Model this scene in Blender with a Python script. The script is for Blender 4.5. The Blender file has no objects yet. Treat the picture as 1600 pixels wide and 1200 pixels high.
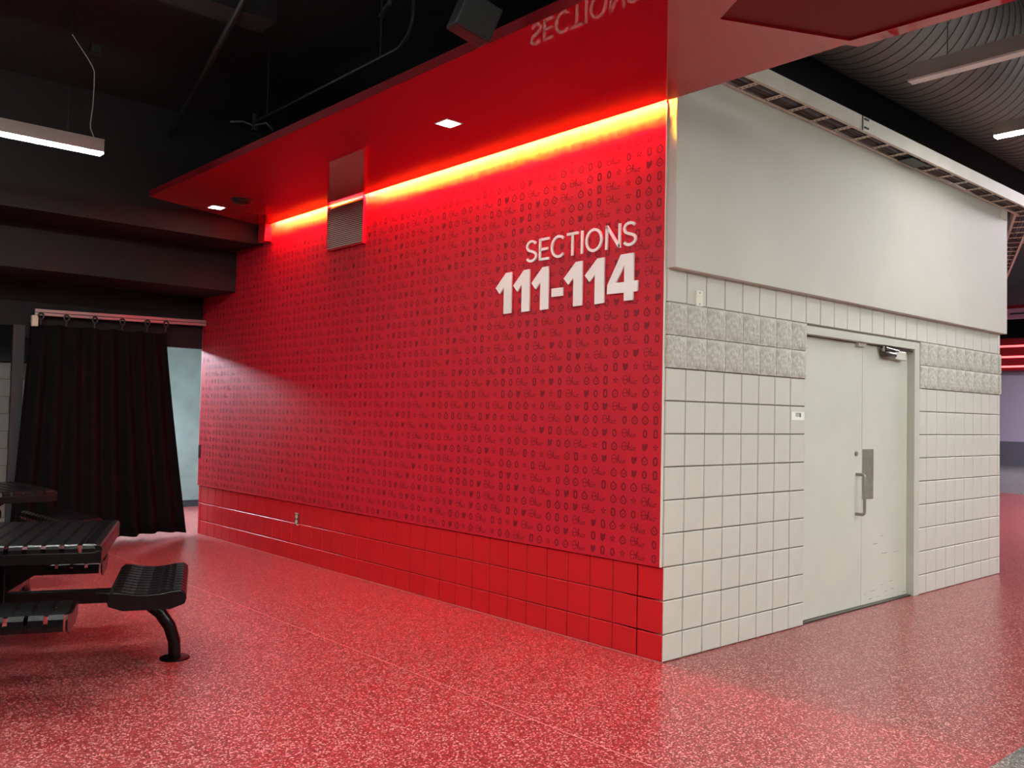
import bpy, bmesh, math, random
from mathutils import Vector, Matrix, noise
from mathutils.geometry import tessellate_polygon
random.seed(7)
SC = bpy.context.scene
COL = SC.collection

# ------------------------------------------------------------------ camera
F_PX = 1395.25
YAW, PITCH, ROLL = 0.842482687, 0.0354061523, 0.0212496788
CAM = Vector((-4.33791519, -3.44586098, 1.47699828))
fw = Vector((math.cos(YAW)*math.cos(PITCH), math.sin(YAW)*math.cos(PITCH), math.sin(PITCH)))
rt0 = Vector((math.sin(YAW), -math.cos(YAW), 0))
up0 = rt0.cross(fw)
rt = math.cos(ROLL)*rt0 + math.sin(ROLL)*up0
up = -math.sin(ROLL)*rt0 + math.cos(ROLL)*up0
cd = bpy.data.cameras.new('camera')
cd.sensor_width = 36.0
cd.lens = F_PX/1600*36.0
cd.clip_start = 0.05
cd.clip_end = 200
co = bpy.data.objects.new('camera', cd)
COL.objects.link(co)
M3 = Matrix((rt, up, -fw)).transposed()
co.matrix_world = Matrix.Translation(CAM) @ M3.to_4x4()
SC.camera = co

# ------------------------------------------------------------------ world, exposure, light levels
w = bpy.data.worlds.new('world')
SC.world = w
w.use_nodes = True
w.node_tree.nodes['Background'].inputs[0].default_value = (1.0, 0.93, 0.86, 1)
w.node_tree.nodes['Background'].inputs[1].default_value = 0.02
vs = SC.view_settings
vs.view_transform = 'Standard'
vs.look = 'None'
vs.exposure = 0.3
vs.gamma = 1.0
vs.use_curve_mapping = False
L_PENDANT = 192.0       # hall pendants
L_PENDANT_DIM = 122.0   # pendants of the seating corner
L_LED = 2300.0          # cove strip, red row facing down
L_AMBER = 6500.0        # added amber row facing the wall, yellows the top of the panel
L_DOWN = 60.0          # canopy downlights
L_ROOM = 14.0          # back room panels
L_FLOOD = 420.0        # back room work lights
L_FAR = 190.0           # far concourse

# ------------------------------------------------------------------ materials
def lin(c):
    return tuple(((v/255)/12.92 if v/255 <= 0.04045 else ((v/255+0.055)/1.055)**2.4) for v in c)

MATS = {}
def mat(name, rgb, rough=0.5, metal=0.0, var=0.06, vscale=6.0, bump=0.0, bscale=60.0, coat=0.0, linear=False, spec=0.5, coat_rough=0.05):
    m = bpy.data.materials.new(name)
    m.use_nodes = True
    nt = m.node_tree
    b = nt.nodes['Principled BSDF']
    c = rgb if linear else lin(rgb)
    tc = nt.nodes.new('ShaderNodeTexCoord')
    nz = nt.nodes.new('ShaderNodeTexNoise')
    nz.inputs['Scale'].default_value = vscale
    nz.inputs['Detail'].default_value = 5
    nt.links.new(tc.outputs['Object'], nz.inputs['Vector'])
    rp = nt.nodes.new('ShaderNodeValToRGB')
    rp.color_ramp.elements[0].position = 0.3
    rp.color_ramp.elements[1].position = 0.7
    rp.color_ramp.elements[0].color = tuple(v*(1-var) for v in c) + (1,)
    rp.color_ramp.elements[1].color = tuple(min(1, v*(1+var)) for v in c) + (1,)
    nt.links.new(nz.outputs['Fac'], rp.inputs['Fac'])
    nt.links.new(rp.outputs['Color'], b.inputs['Base Color'])
    b.inputs['Roughness'].default_value = rough
    b.inputs['Metallic'].default_value = metal
    b.inputs['Specular IOR Level'].default_value = spec
    b.inputs['Coat Weight'].default_value = coat
    b.inputs['Coat Roughness'].default_value = coat_rough
    if bump > 0:
        n2 = nt.nodes.new('ShaderNodeTexNoise')
        n2.inputs['Scale'].default_value = bscale
        n2.inputs['Detail'].default_value = 4
        nt.links.new(tc.outputs['Object'], n2.inputs['Vector'])
        bp = nt.nodes.new('ShaderNodeBump')
        bp.inputs['Strength'].default_value = bump
        bp.inputs['Distance'].default_value = 0.01
        nt.links.new(n2.outputs['Fac'], bp.inputs['Height'])
        nt.links.new(bp.outputs['Normal'], b.inputs['Normal'])
    MATS[name] = m
    return m

def emis(name, rgb, strength):
    m = bpy.data.materials.new(name)
    m.use_nodes = True
    nt = m.node_tree
    b = nt.nodes['Principled BSDF']
    b.inputs['Base Color'].default_value = (0.8, 0.8, 0.8, 1)
    b.inputs['Emission Color'].default_value = tuple(rgb) + (1,)
    b.inputs['Emission Strength'].default_value = strength
    MATS[name] = m
    return m

def terrazzo(name, base, chipA, chipB, rough=0.22):
    m = bpy.data.materials.new(name)
    m.use_nodes = True
    nt = m.node_tree
    b = nt.nodes['Principled BSDF']
    tc = nt.nodes.new('ShaderNodeTexCoord')
    mp = nt.nodes.new('ShaderNodeMapping')
    mp.inputs['Location'].default_value = (0.013, 0.021, 0.377)
    nt.links.new(tc.outputs['Object'], mp.inputs['Vector'])
    v1 = nt.nodes.new('ShaderNodeTexVoronoi')
    v1.inputs['Scale'].default_value = 140
    nt.links.new(mp.outputs['Vector'], v1.inputs['Vector'])
    sep = nt.nodes.new('ShaderNodeSeparateColor')
    nt.links.new(v1.outputs['Color'], sep.inputs[0])
    r1 = nt.nodes.new('ShaderNodeValToRGB')
    e = r1.color_ramp.elements
    e[0].position = 0.0
    e[0].color = lin(base) + (1,)
    e[1].position = 1.0
    e[1].color = lin(chipB) + (1,)
    for p, c in ((0.42, base), (0.55, chipA), (0.8, chipA), (0.9, chipB)):
        n = e.new(p)
        n.color = lin(c) + (1,)
    nt.links.new(sep.outputs[0], r1.inputs['Fac'])
    v2 = nt.nodes.new('ShaderNodeTexVoronoi')
    v2.inputs['Scale'].default_value = 280
    nt.links.new(mp.outputs['Vector'], v2.inputs['Vector'])
    s2 = nt.nodes.new('ShaderNodeSeparateColor')
    nt.links.new(v2.outputs['Color'], s2.inputs[0])
    r2 = nt.nodes.new('ShaderNodeValToRGB')
    r2.color_ramp.elements[0].position = 0.0
    r2.color_ramp.elements[0].color = tuple(v*0.55 for v in lin(base)) + (1,)
    r2.color_ramp.elements[1].position = 1.0
    r2.color_ramp.elements[1].color = lin(chipA) + (1,)
    nt.links.new(s2.outputs[1], r2.inputs['Fac'])
    mx = nt.nodes.new('ShaderNodeMix')
    mx.data_type = 'RGBA'
    mx.inputs['Factor'].default_value = 0.36
    nt.links.new(r1.outputs['Color'], mx.inputs[6])
    nt.links.new(r2.outputs['Color'], mx.inputs[7])
    nt.links.new(mx.outputs[2], b.inputs['Base Color'])
    b.inputs['Roughness'].default_value = rough
    b.inputs['Specular IOR Level'].default_value = 0.4
    MATS[name] = m
    return m

terrazzo('terrazzo_red', (104, 26, 30), (168, 66, 66), (240, 186, 178), 0.28)
terrazzo('terrazzo_grey', (92, 90, 88), (128, 126, 122), (190, 186, 180))
mat('grey_block', (206, 201, 190), 0.62, var=0.035, vscale=5, bump=0.12, bscale=90)
mat('split_block', (196, 191, 179), 0.85, var=0.25, vscale=45, bump=0.5, bscale=90)
mat('mortar_grey', (108, 100, 86), 0.9, var=0.1, vscale=20)
mat('red_block', (206, 28, 36), 0.38, var=0.04, vscale=4, bump=0.1, bscale=90)
mat('mortar_red', (120, 14, 20), 0.7, var=0.1, vscale=20)
mat('panel_red', (202, 28, 46), 0.6, var=0.02, vscale=3, spec=0.3)
mat('print_dark', (132, 20, 36), 0.6, var=0.05, vscale=10, spec=0.3)
mat('panel_edge', (224, 218, 208), 0.5)
mat('letter_white', (250, 247, 242), 0.4, var=0.01)
mat('bulkhead_grey', (200, 194, 182), 0.6, var=0.04, vscale=1.4, bump=0.05, bscale=120)
mat('canopy_red', (184, 20, 34), 0.025, var=0.02, vscale=2, spec=0.6)
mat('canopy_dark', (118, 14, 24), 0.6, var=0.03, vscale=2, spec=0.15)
mat('black_paint', (20, 20, 22), 0.75, var=0.25, vscale=1.2, bump=0.1, bscale=30)
mat('black_beam', (13, 11, 12), 0.8, var=0.2, vscale=2, bump=0.1, bscale=30)
mat('black_metal', (34, 34, 36), 0.45, var=0.15, vscale=8)
mat('table_black', (14, 13, 14), 0.26, var=0.2, vscale=12, spec=0.28)
mat('curtain', (15, 12, 13), 0.95, var=0.2, vscale=8, bump=0.3, bscale=300, spec=0.15)
mat('aluminium', (190, 184, 180), 0.35, 0.8, var=0.05)
mat('steel', (158, 153, 140), 0.42, 0.55, var=0.12, vscale=20)
mat('steel_dark', (92, 88, 80), 0.35, 0.9, var=0.15, vscale=20)
mat('door_paint', (208, 206, 194), 0.42, var=0.03, vscale=3, bump=0.03, bscale=40)
mat('frame_paint', (198, 196, 184), 0.45, var=0.03, vscale=4)
mat('scuff', (150, 142, 128), 0.6, var=0.2, vscale=30)
mat('sign_white', (246, 244, 236), 0.4, var=0.01)
mat('sign_ink', (70, 66, 60), 0.6, var=0.05)
mat('beige_plate', (232, 226, 208), 0.4, var=0.03)
mat('outlet_brown', (70, 48, 40), 0.4, var=0.1)
mat('outlet_ivory', (222, 206, 178), 0.4, var=0.05)
mat('tray_paint', (214, 204, 186), 0.55, var=0.06, vscale=5)
mat('cable_brown', (74, 58, 50), 0.7, var=0.3, vscale=20)
mat('cable_grey', (92, 92, 104), 0.6, var=0.2, vscale=20)
mat('cable_white', (190, 186, 184), 0.5, var=0.1)
mat('duct_grey', (104, 97, 93), 0.6, var=0.1, vscale=3, bump=0.1, bscale=40)
mat('duct_seam', (74, 69, 66), 0.7, var=0.1)
mat('pendant_grey', (150, 138, 134), 0.5, var=0.04)
mat('diffuser_off', (226, 212, 208), 0.5, var=0.02)
mat('vent_metal', (206, 196, 188), 0.4, 0.2, var=0.05, vscale=30)
mat('room_wall', (140, 152, 147), 0.6, var=0.12, vscale=4, bump=0.15, bscale=12)
mat('block_back', (138, 136, 130), 0.7, var=0.06, vscale=8, bump=0.1, bscale=60)
mat('pilaster', (50, 49, 52), 0.7, var=0.06)
mat('divider', (232, 150, 146), 0.35, 0.2, var=0.05)
mat('far_purple', (176, 164, 186), 0.6, var=0.05, vscale=0.6)
mat('far_base', (96, 96, 108), 0.6, var=0.05)
mat('far_red', (150, 22, 34), 0.5, var=0.05)
mat('far_pink', (226, 160, 186), 0.5, var=0.04)
mat('hall_wall', (120, 112, 108), 0.8, var=0.1, vscale=0.8)
mat('speaker_cloth', (17, 17, 16), 0.8, var=0.1, vscale=60, bump=0.2, bscale=400)
mat('speaker_case', (16, 16, 17), 0.55, var=0.1)
emis('lamp_warm', (0.92, 1.0, 0.93), L_PENDANT)
emis('lamp_low', (0.92, 1.0, 0.93), L_PENDANT*0.26)
emis('lamp_dim', (0.96, 1.0, 0.95), L_PENDANT_DIM)
emis('lamp_down', (1.0, 0.88, 0.78), L_DOWN)
emis('lamp_led', (1.0, 0.02, 0.07), L_LED)
emis('amber_added', (1.0, 0.72, 0.01), L_AMBER)
emis('lamp_flood', (0.72, 0.86, 1.0), L_FLOOD)
emis('lamp_cool', (0.78, 0.92, 1.0), L_ROOM)
emis('lamp_far', (1.0, 0.92, 1.0), L_FAR)
emis('lamp_red_line', (1.0, 0.10, 0.10), 1.6)
emis('lamp_dot', (1.0, 0.97, 0.9), 3.0)

# ------------------------------------------------------------------ mesh helpers
class MB:
    def __init__(s):
        s.v = []
        s.f = []
    def add(s, vs, fs):
        o = len(s.v)
        s.v += [tuple(v) for v in vs]
        s.f += [tuple(i+o for i in f) for f in fs]
        return s
    def box(s, x0, x1, y0, y1, z0, z1):
        vs = [(x0,y0,z0),(x1,y0,z0),(x1,y1,z0),(x0,y1,z0),(x0,y0,z1),(x1,y0,z1),(x1,y1,z1),(x0,y1,z1)]
        return s.add(vs, [(0,3,2,1),(4,5,6,7),(0,1,5,4),(1,2,6,5),(2,3,7,6),(3,0,4,7)])
    def obox(s, c, ax, ay, az, hx, hy, hz):
        c, ax, ay, az = Vector(c), Vector(ax), Vector(ay), Vector(az)
        vs = []
        for k in (-1, 1):
            for i, j in ((-1,-1),(1,-1),(1,1),(-1,1)):
                vs.append(c + ax*hx*i + ay*hy*j + az*hz*k)
        return s.add(vs, [(0,3,2,1),(4,5,6,7),(0,1,5,4),(1,2,6,5),(2,3,7,6),(3,0,4,7)])
    def tube(s, pts, r, n=10, caps=True, rs=None):
        pts = [Vector(p) for p in pts]
        rings = []
        t0 = (pts[1]-pts[0]).normalized()
        ref = Vector((0,0,1)) if abs(t0.z) < 0.9 else Vector((1,0,0))
        nrm = t0.cross(ref).normalized()
        for i, p in enumerate(pts):
            if i == 0: t = pts[1]-pts[0]
            elif i == len(pts)-1: t = pts[-1]-pts[-2]
            else: t = (pts[i+1]-pts[i]).normalized() + (pts[i]-pts[i-1]).normalized()
            t.normalize()
            nrm = (nrm - t*nrm.dot(t)).normalized()
            bi = t.cross(nrm)
            rr = rs[i] if rs else r
            rings.append([p + (nrm*math.cos(a)+bi*math.sin(a))*rr for a in [2*math.pi*k/n for k in range(n)]])
        o = len(s.v)
        for rg in rings:
            s.v += [tuple(v) for v in rg]
        for i in range(len(rings)-1):
            for k in range(n):
                a, b2 = o+i*n+k, o+i*n+(k+1) % n
                s.f.append((a, b2, b2+n, a+n))
        if caps:
            s.f.append(tuple(o+k for k in reversed(range(n))))
            s.f.append(tuple(o+(len(rings)-1)*n+k for k in range(n)))
        return s
    def prism(s, loops, fn, d0, d1):
        """loops: outer + holes of 2-D points; fn(a,b,d) -> 3-D point"""
        tri = tessellate_polygon([[Vector((a, b, 0)) for a, b in lp] for lp in loops])
        flat = [p for lp in loops for p in lp]
        n = len(flat)
        o = len(s.v)
        s.v += [tuple(fn(a, b, d0)) for a, b in flat] + [tuple(fn(a, b, d1)) for a, b in flat]
        for t in tri:
            s.f.append(tuple(o+i for i in t))
            s.f.append(tuple(o+n+i for i in reversed(t)))
        k = 0
        for lp in loops:
            m = len(lp)
            for i in range(m):
                a, b2 = o+k+i, o+k+(i+1) % m
                s.f.append((a, b2, b2+n, a+n))
            k += m
        return s
    def build(s, name, material, parent=None, smooth=False, bevel=0.0, kind=None, loc=None, rotz=None, fix=True):
        me = bpy.data.meshes.new(name)
        me.from_pydata(s.v, [], s.f)
        if fix:
            bm = bmesh.new()
            bm.from_mesh(me)
            bmesh.ops.recalc_face_normals(bm, faces=bm.faces)
            bm.to_mesh(me)
            bm.free()
        me.update()
        return link(name, me, material, parent, smooth, bevel, kind, loc, rotz)

def link(name, me, material, parent=None, smooth=False, bevel=0.0, kind=None, loc=None, rotz=None):
    if material and not me.materials:
        me.materials.append(MATS[material])
    if smooth:
        for p in me.polygons:
            p.use_smooth = True
        try:
            me.set_sharp_from_angle(angle=math.radians(40))
        except Exception:
            pass
    o = bpy.data.objects.new(name, me)
    COL.objects.link(o)
    if parent:
        o.parent = parent
    if loc is not None:
        o.location = loc
    if rotz is not None:
        o.rotation_euler = (0, 0, rotz)
    if bevel > 0:
        md = o.modifiers.new('bevel', 'BEVEL')
        md.width = bevel
        md.segments = 2
        md.limit_method = 'ANGLE'
    if kind:
        o['kind'] = kind
    return o

def tag(o, label, cat, group=None):
    o['label'] = label
    o['category'] = cat
    if group:
        o['group'] = group
    return o

def thing(name, label, cat, loc=(0,0,0), rotz=0, group=None):
    o = bpy.data.objects.new(name, None)
    COL.objects.link(o)
    o.location = loc
    o.rotation_euler = (0, 0, rotz)
    o.empty_display_size = 0.1
    return tag(o, label, cat, group)

def struct(name, mb, m, label=None, **k):
    o = mb.build(name, m, kind='structure', **k)
    if label:
        o['label'] = label
    return o

def copy_tree(o, parent=None):
    c = o.copy()
    COL.objects.link(c)
    c.parent = parent
    for ch in list(o.children):
        copy_tree(ch, c)
    return c

def arc(cx, cy, rx, ry, a0, a1, n):
    return [(cx+rx*math.cos(math.radians(a0+(a1-a0)*i/n)), cy+ry*math.sin(math.radians(a0+(a1-a0)*i/n))) for i in range(n+1)]

def ribbon(pts, wd, closed=False):
    """left / right outlines of a stroked polyline"""
    n = len(pts)
    L, Rr = [], []
    for i in range(n):
        p = Vector(pts[i])
        if closed:
            a, b = Vector(pts[i-1]), Vector(pts[(i+1) % n])
        else:
            a, b = Vector(pts[max(i-1, 0)]), Vector(pts[min(i+1, n-1)])
        d1, d2 = (p-a), (b-p)
        if d1.length < 1e-9: d1 = d2
        if d2.length < 1e-9: d2 = d1
        d1.normalize()
        d2.normalize()
        t = (d1+d2)
        t = t.normalized() if t.length > 1e-6 else d1
        nn = Vector((-t.y, t.x))
        k = 1/max(0.5, nn.dot(Vector((-d1.y, d1.x))))
        L.append(tuple(p+nn*wd/2*k))
        Rr.append(tuple(p-nn*wd/2*k))
    return L, Rr

def solid_ribbon(mb, pts, wd, fn, d0, d1, closed=False):
    L, Rr = ribbon(pts, wd, closed)
    n = len(pts)
    o = len(mb.v)
    for i in range(n):
        mb.v += [tuple(fn(*L[i], d0)), tuple(fn(*Rr[i], d0)), tuple(fn(*L[i], d1)), tuple(fn(*Rr[i], d1))]
    for i in range(n if closed else n-1):
        a, b = o+4*i, o+4*((i+1) % n)
        mb.f += [(a,b,b+1,a+1), (a+2,a+3,b+3,b+2), (a,a+2,b+2,b), (a+1,b+1,b+3,a+3)]
    if not closed:
        e = o+4*(n-1)
        mb.f += [(o,o+1,o+3,o+2), (e,e+2,e+3,e+1)]

def flat_ribbon(mb, pts, wd, fn, closed=False):
    L, Rr = ribbon(pts, wd, closed)
    n = len(pts)
    o = len(mb.v)
    for i in range(n):
        mb.v += [tuple(fn(*L[i])), tuple(fn(*Rr[i]))]
    for i in range(n if closed else n-1):
        a, b = o+2*i, o+2*((i+1) % n)
        mb.f.append((a, b, b+1, a+1))

def flat_poly(mb, pts, fn):
    o = len(mb.v)
    mb.v += [tuple(fn(*p)) for p in pts]
    for t in tessellate_polygon([[Vector((a, b, 0)) for a, b in pts]]):
        mb.f.append(tuple(o+i for i in t))

# ------------------------------------------------------------------ dimensions
U = 0.2032
H0 = 0.1663
LEVELS = [0.0] + [H0+U*i for i in range(0, 11)] + [2.42]    # bed joints
RED_L = 6.98
GREY_L = 5.345
HS = 3.44          # canopy underside
JT = 0.0035        # half joint
CH = 0.004         # arris of a block

# ------------------------------------------------------------------ floors
fl = MB().add([(-14,-1.92,0),(17,-1.92,0),(17,14,0),(-14,14,0)], [(0,1,2,3)])
floor = struct('floor', fl, 'terrazzo_red', 'polished red and pink terrazzo floor', fix=False)
MB().box(-1.307, -1.302, -1.92, 6.98, -0.01, 0.0006).build('divider_strip', 'divider', floor)
MB().box(-0.006, 0.004, 0.0, 6.98, -0.01, 0.002).build('joint_line', 'divider', floor)
fg = MB().add([(-14,-14,0),(17,-14,0),(17,-1.92,0),(-14,-1.92,0)], [(0,1,2,3)])
struct('floor_grey', fg, 'terrazzo_grey', 'grey terrazzo floor along the hall', fix=False)
ff = MB().add([(17,-14,0),(45,-14,0),(45,24,0),(17,24,0)], [(0,1,2,3)])
struct('floor_far', ff, 'terrazzo_grey', 'grey terrazzo floor of the far concourse', fix=False)
# ------------------------------------------------------------------ red wall
wl = MB().box(0.006, 0.30, 0.06, RED_L, 0, 3.66)
wall_left = struct('wall_left', wl, 'mortar_red', 'red block wall under the graphic panel')

BRICKS = {}
def brick_mesh(wd, ht, axis, material):
    """front face chamfered block, origin at lower left of its cell; axis 'y': wall x=0 facing -x, axis 'x': wall y=0 facing -y"""
    key = (round(wd, 4), round(ht, 4), axis, material)
    if key in BRICKS:
        return BRICKS[key]
    a0, a1, b0, b1 = JT, wd-JT, JT, ht-JT
    dp = 0.03
    if axis == 'y':
        P = lambda a, b, d: (d, a, b)
    else:
        P = lambda a, b, d: (a, d, b)
    vs = [P(a0,b0,dp), P(a1,b0,dp), P(a1,b1,dp), P(a0,b1,dp),
          P(a0,b0,CH), P(a1,b0,CH), P(a1,b1,CH), P(a0,b1,CH),
          P(a0+CH,b0+CH,0), P(a1-CH,b0+CH,0), P(a1-CH,b1-CH,0), P(a0+CH,b1-CH,0)]
    fs = [(8,9,10,11)]
    for i in range(4):
        j = (i+1) % 4
        fs += [(i,j,j+4,i+4), (i+4,j+4,j+8,i+8)]
    me = bpy.data.meshes.new('block')
    me.from_pydata(vs, [], fs)
    bm = bmesh.new()
    bm.from_mesh(me)
    bmesh.ops.recalc_face_normals(bm, faces=bm.faces)
    bm.normal_update()
    f0 = max(bm.faces, key=lambda f: f.calc_area())
    dsg = f0.normal.x if axis == 'y' else f0.normal.y
    if dsg > 0:
        bmesh.ops.reverse_faces(bm, faces=bm.faces)
    bm.to_mesh(me)
    bm.free()
    me.materials.append(MATS[material])
    BRICKS[key] = me
    return me

def put_brick(me, loc, parent, name='block'):
    o = bpy.data.objects.new(name, me)
    COL.objects.link(o)
    o.location = loc
    o.parent = parent
    return o

yj = [0.0] + [0.2054+U*i for i in range(0, 40) if 0.2054+U*i < RED_L-0.03] + [RED_L]
for r in range(3):
    z0, z1 = LEVELS[r], LEVELS[r+1]
    for i in range(len(yj)-1):
        put_brick(brick_mesh(yj[i+1]-yj[i], z1-z0, 'y', 'red_block'), (0.0, yj[i], z0), wall_left)

# ------------------------------------------------------------------ grey wall with door opening
DX0, DX1, DZ = 1.617, 3.50, LEVELS[11]
wg = MB()
wg.box(0.006, DX0, 0.008, 0.30, 0, 2.45)
wg.box(DX1, GREY_L-0.004, 0.008, 0.30, 0, 2.45)
wg.box(DX0, DX1, 0.008, 0.30, DZ-0.01, 2.45)
wall_right = struct('wall_right', wg, 'mortar_grey', 'light grey block wall around the double door')

SPLITS = []
def split_mesh(wd, ht, seed, endleft=False, endright=False):
    n = 9
    vs, fs = [], []
    a0, a1, b0, b1 = 0.002, wd-0.002, 0.0025, ht-0.0025
    for j in range(n+1):
        for i in range(n+1):
            a = a0+(a1-a0)*i/n
            b = b0+(b1-b0)*j/n
            edge = min(i, n-i, j, n-j)
            q = noise.noise(Vector((a*22+seed*7.3, b*22, seed*3.1)))*0.5 + noise.noise(Vector((a*60+seed*5.3, b*60, seed)))*0.32
            d = 0.017 + 0.011*q
            if edge == 0:
                d = 0.007 + 0.006*q
            elif edge == 1:
                d *= 0.85
            vs.append((a, -d, b))
    for j in range(n):
        for i in range(n):
            k = j*(n+1)+i
            fs.append((k, k+1, k+n+2, k+n+1))
    rim = [i for i in range(n+1)] + [(j)*(n+1)+n for j in range(1, n+1)] + [n*(n+1)+i for i in range(n-1, -1, -1)] + [j*(n+1) for j in range(n-1, 0, -1)]
    o = len(vs)
    for k in rim:
        vs.append((vs[k][0], 0.03, vs[k][2]))
    m = len(rim)
    for i in range(m):
        j = (i+1) % m
        fs.append((rim[j], rim[i], o+i, o+j))
    me = bpy.data.meshes.new('split_block')
    me.from_pydata(vs, [], fs)
    me.materials.append(MATS['split_block'])
    return me

xj = [0.0] + [0.1948+U*i for i in range(0, 40) if 0.1948+U*i < GREY_L-0.03] + [GREY_L]
sp_cache = {}
for r in range(12):
    z0, z1 = LEVELS[r], LEVELS[r+1]
    for i in range(len(xj)-1):
        a, b = xj[i], xj[i+1]
        if r < 11:                       # beside the opening
            if a >= DX0-0.02 and b <= DX1+0.02:
                continue
            if a < DX0 < b: b = DX0
            if a < DX1 < b: a = DX1
        if b-a < 0.02:
            continue
        if r in (9, 10):
            key = (round(b-a, 3), (i*3+r*5) % 5)
            if key not in sp_cache:
                sp_cache[key] = split_mesh(b-a, z1-z0, key[1]+key[0])
            put_brick(sp_cache[key], (a, 0.0, z0), wall_right, 'split_block')
        else:
            put_brick(brick_mesh(b-a, z1-z0, 'x', 'grey_block'), (a, 0.0, z0), wall_right)

# upper bulkhead
bk = MB().box(0.0, 5.372, -0.055, 0.30, 2.405, 3.66)
struct('wall_upper', bk, 'bulkhead_grey', 'plain light grey upper wall overhanging the block wall', bevel=0.004)
# black wall above it
struct('wall_black', MB().box(0.32, 14.0, 0.42, 0.60, 3.66, 5.6), 'black_paint', 'black painted wall above the grey bulkhead')
# room behind (end of the block building)
struct('wall_end', MB().box(GREY_L-0.25, GREY_L-0.005, 0.30, 7.0, 0, 3.66), 'grey_block', 'far end wall of the grey block building')

# ------------------------------------------------------------------ double door
door = bpy.data.objects.new('door_1', None)
COL.objects.link(door)
door['kind'] = 'structure'
door['label'] = 'light grey steel double door in a painted frame'
fr = MB()
fr.box(3.40, DX1-0.001, -0.004, 0.14, 0.0, 2.185)
fr.box(DX0+0.001, 3.40, -0.004, 0.14, 2.125, 2.185)
fr.box(DX0+0.001, DX0+0.022, 0.03, 0.14, 0.0, 2.125)
fr.box(3.37, 3.40, 0.105, 0.14, 0.0, 2.10)
fr.build('door_frame', 'frame_paint', door, bevel=0.002)
DY = 0.06
XS = 2.592
lf = MB().box(1.640, XS-0.002, DY, DY+0.045, 0.012, 2.118).build('door_leaf', 'door_paint', door, bevel=0.002)
rf = MB().box(XS+0.002, 3.397, DY, DY+0.045, 0.012, 2.118).build('door_leaf', 'door_paint', door, bevel=0.002)
# pull handle on the left leaf
hp = []
hx = 2.500
for a in range(0, 91, 15):
    hp.append((hx, DY-0.05-0.022*math.sin(math.radians(a)), 1.066-0.022*(1-math.cos(math.radians(a)))))
hp = [(hx, DY-0.0005, 1.066)] + hp
for a in range(0, 91, 15):
    hp.append((hx, DY-0.072+0.022*(1-math.cos(math.radians(a))), 0.772-0.022*math.sin(math.radians(a))))
hp.append((hx, DY-0.0005, 0.750))
MB().tube(hp, 0.0125, 12).build('pull_handle', 'steel', lf, smooth=True)
MB().tube([(2.492, DY-0.0005, 1.232), (2.492, DY-0.012, 1.232), (2.492, DY-0.014, 1.232)], 0.02, 16, rs=[0.021, 0.019, 0.014]).build('lock_cylinder', 'steel', lf, smooth=True)
MB().box(2.600, 2.787, DY-0.003, DY+0.001, 0.860, 1.266).build('push_plate', 'steel', rf, bevel=0.001)
# door closer
dc = MB()
dc.box(3.06, 3.26, DY-0.055, DY-0.0005, 2.020, 2.090)
dcl = dc.build('door_closer', 'frame_paint', rf, bevel=0.006)
MB().tube([(3.07, DY-0.032, 2.056), (2.99, DY-0.032, 2.056), (2.90, DY-0.032, 2.056), (2.875, DY-0.032, 2.056)], 0.034, 14, rs=[0.03, 0.033, 0.036, 0.026]).build('closer_cylinder', 'steel_dark', rf, smooth=True)
MB().box(2.83, 3.39, DY-0.05, DY-0.035, 2.098, 2.112).build('closer_arm', 'steel_dark', rf)
MB().tube([(2.86, DY-0.042, 2.075), (2.86, DY-0.042, 2.118)], 0.014, 10).build('arm_pivot', 'steel', rf, smooth=True)
MB().tube([(3.10, DY-0.06, 2.09), (2.87, DY-0.06, 2.105)], 0.008, 8).build('closer_link', 'steel_dark', rf, smooth=True)
MB().box(2.47, 2.60, DY-0.03, DY-0.0005, 2.093, 2.124).build('head_stop', 'frame_paint', door, bevel=0.002)
# floor scuffs on the right leaf
for i in range(14):
    sx, sz = random.uniform(2.62, 3.34), random.uniform(0.03, 0.16) if i < 10 else random.uniform(0.3, 0.62)
    ln = random.uniform(0.03, 0.11)
    MB().box(sx, min(sx+ln, 3.39), DY-0.0006, DY+0.001, sz, sz+random.uniform(0.002, 0.006)).build('scuff_mark', 'scuff', rf)
MB().box(DX0+0.02, 3.40, 0.02, 0.14, 0.0, 0.010).build('threshold', 'steel_dark', door)

# number sign beside the door
SEG = {'1': [[(0.25, 0.85), (0.5, 1), (0.5, 0)]],
       '8': [arc(0.5, 0.74, 0.27, 0.25, 0, 360, 12), arc(0.5, 0.25, 0.31, 0.26, 0, 360, 12)]}
sg = thing('number_sign', 'small white room number plate beside the left door edge', 'sign', (1.510, -0.001, 1.518))
MB().box(-0.086, 0.086, -0.003, 0.0005, -0.030, 0.030).build('plate', 'sign_white', sg, bevel=0.001)
for i, ch in enumerate('1118'):
    mb = MB()
    for st in SEG[ch]:
        solid_ribbon(mb, [(p[0]*0.020, p[1]*0.027) for p in st], 0.0055, lambda a, b, d, i=i: (-0.036+i*0.0185+a, -d, -0.006+b), 0.0025, 0.0045, closed=(ch == '8'))
    mb.build('digit', 'sign_ink', sg)
pb = thing('wall_plate', 'narrow cream blank plate high on the grey blocks near the corner', 'plate', (0.310, 0.0, 2.247))
MB().box(-0.034, 0.034, -0.012, 0.002, -0.050, 0.050).build('cover', 'beige_plate', pb, bevel=0.002)
for sz in (-0.036, 0.036):
    MB().tube([(0, -0.0118, sz), (0, -0.0145, sz)], 0.005, 10).build('screw', 'steel', pb)

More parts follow.
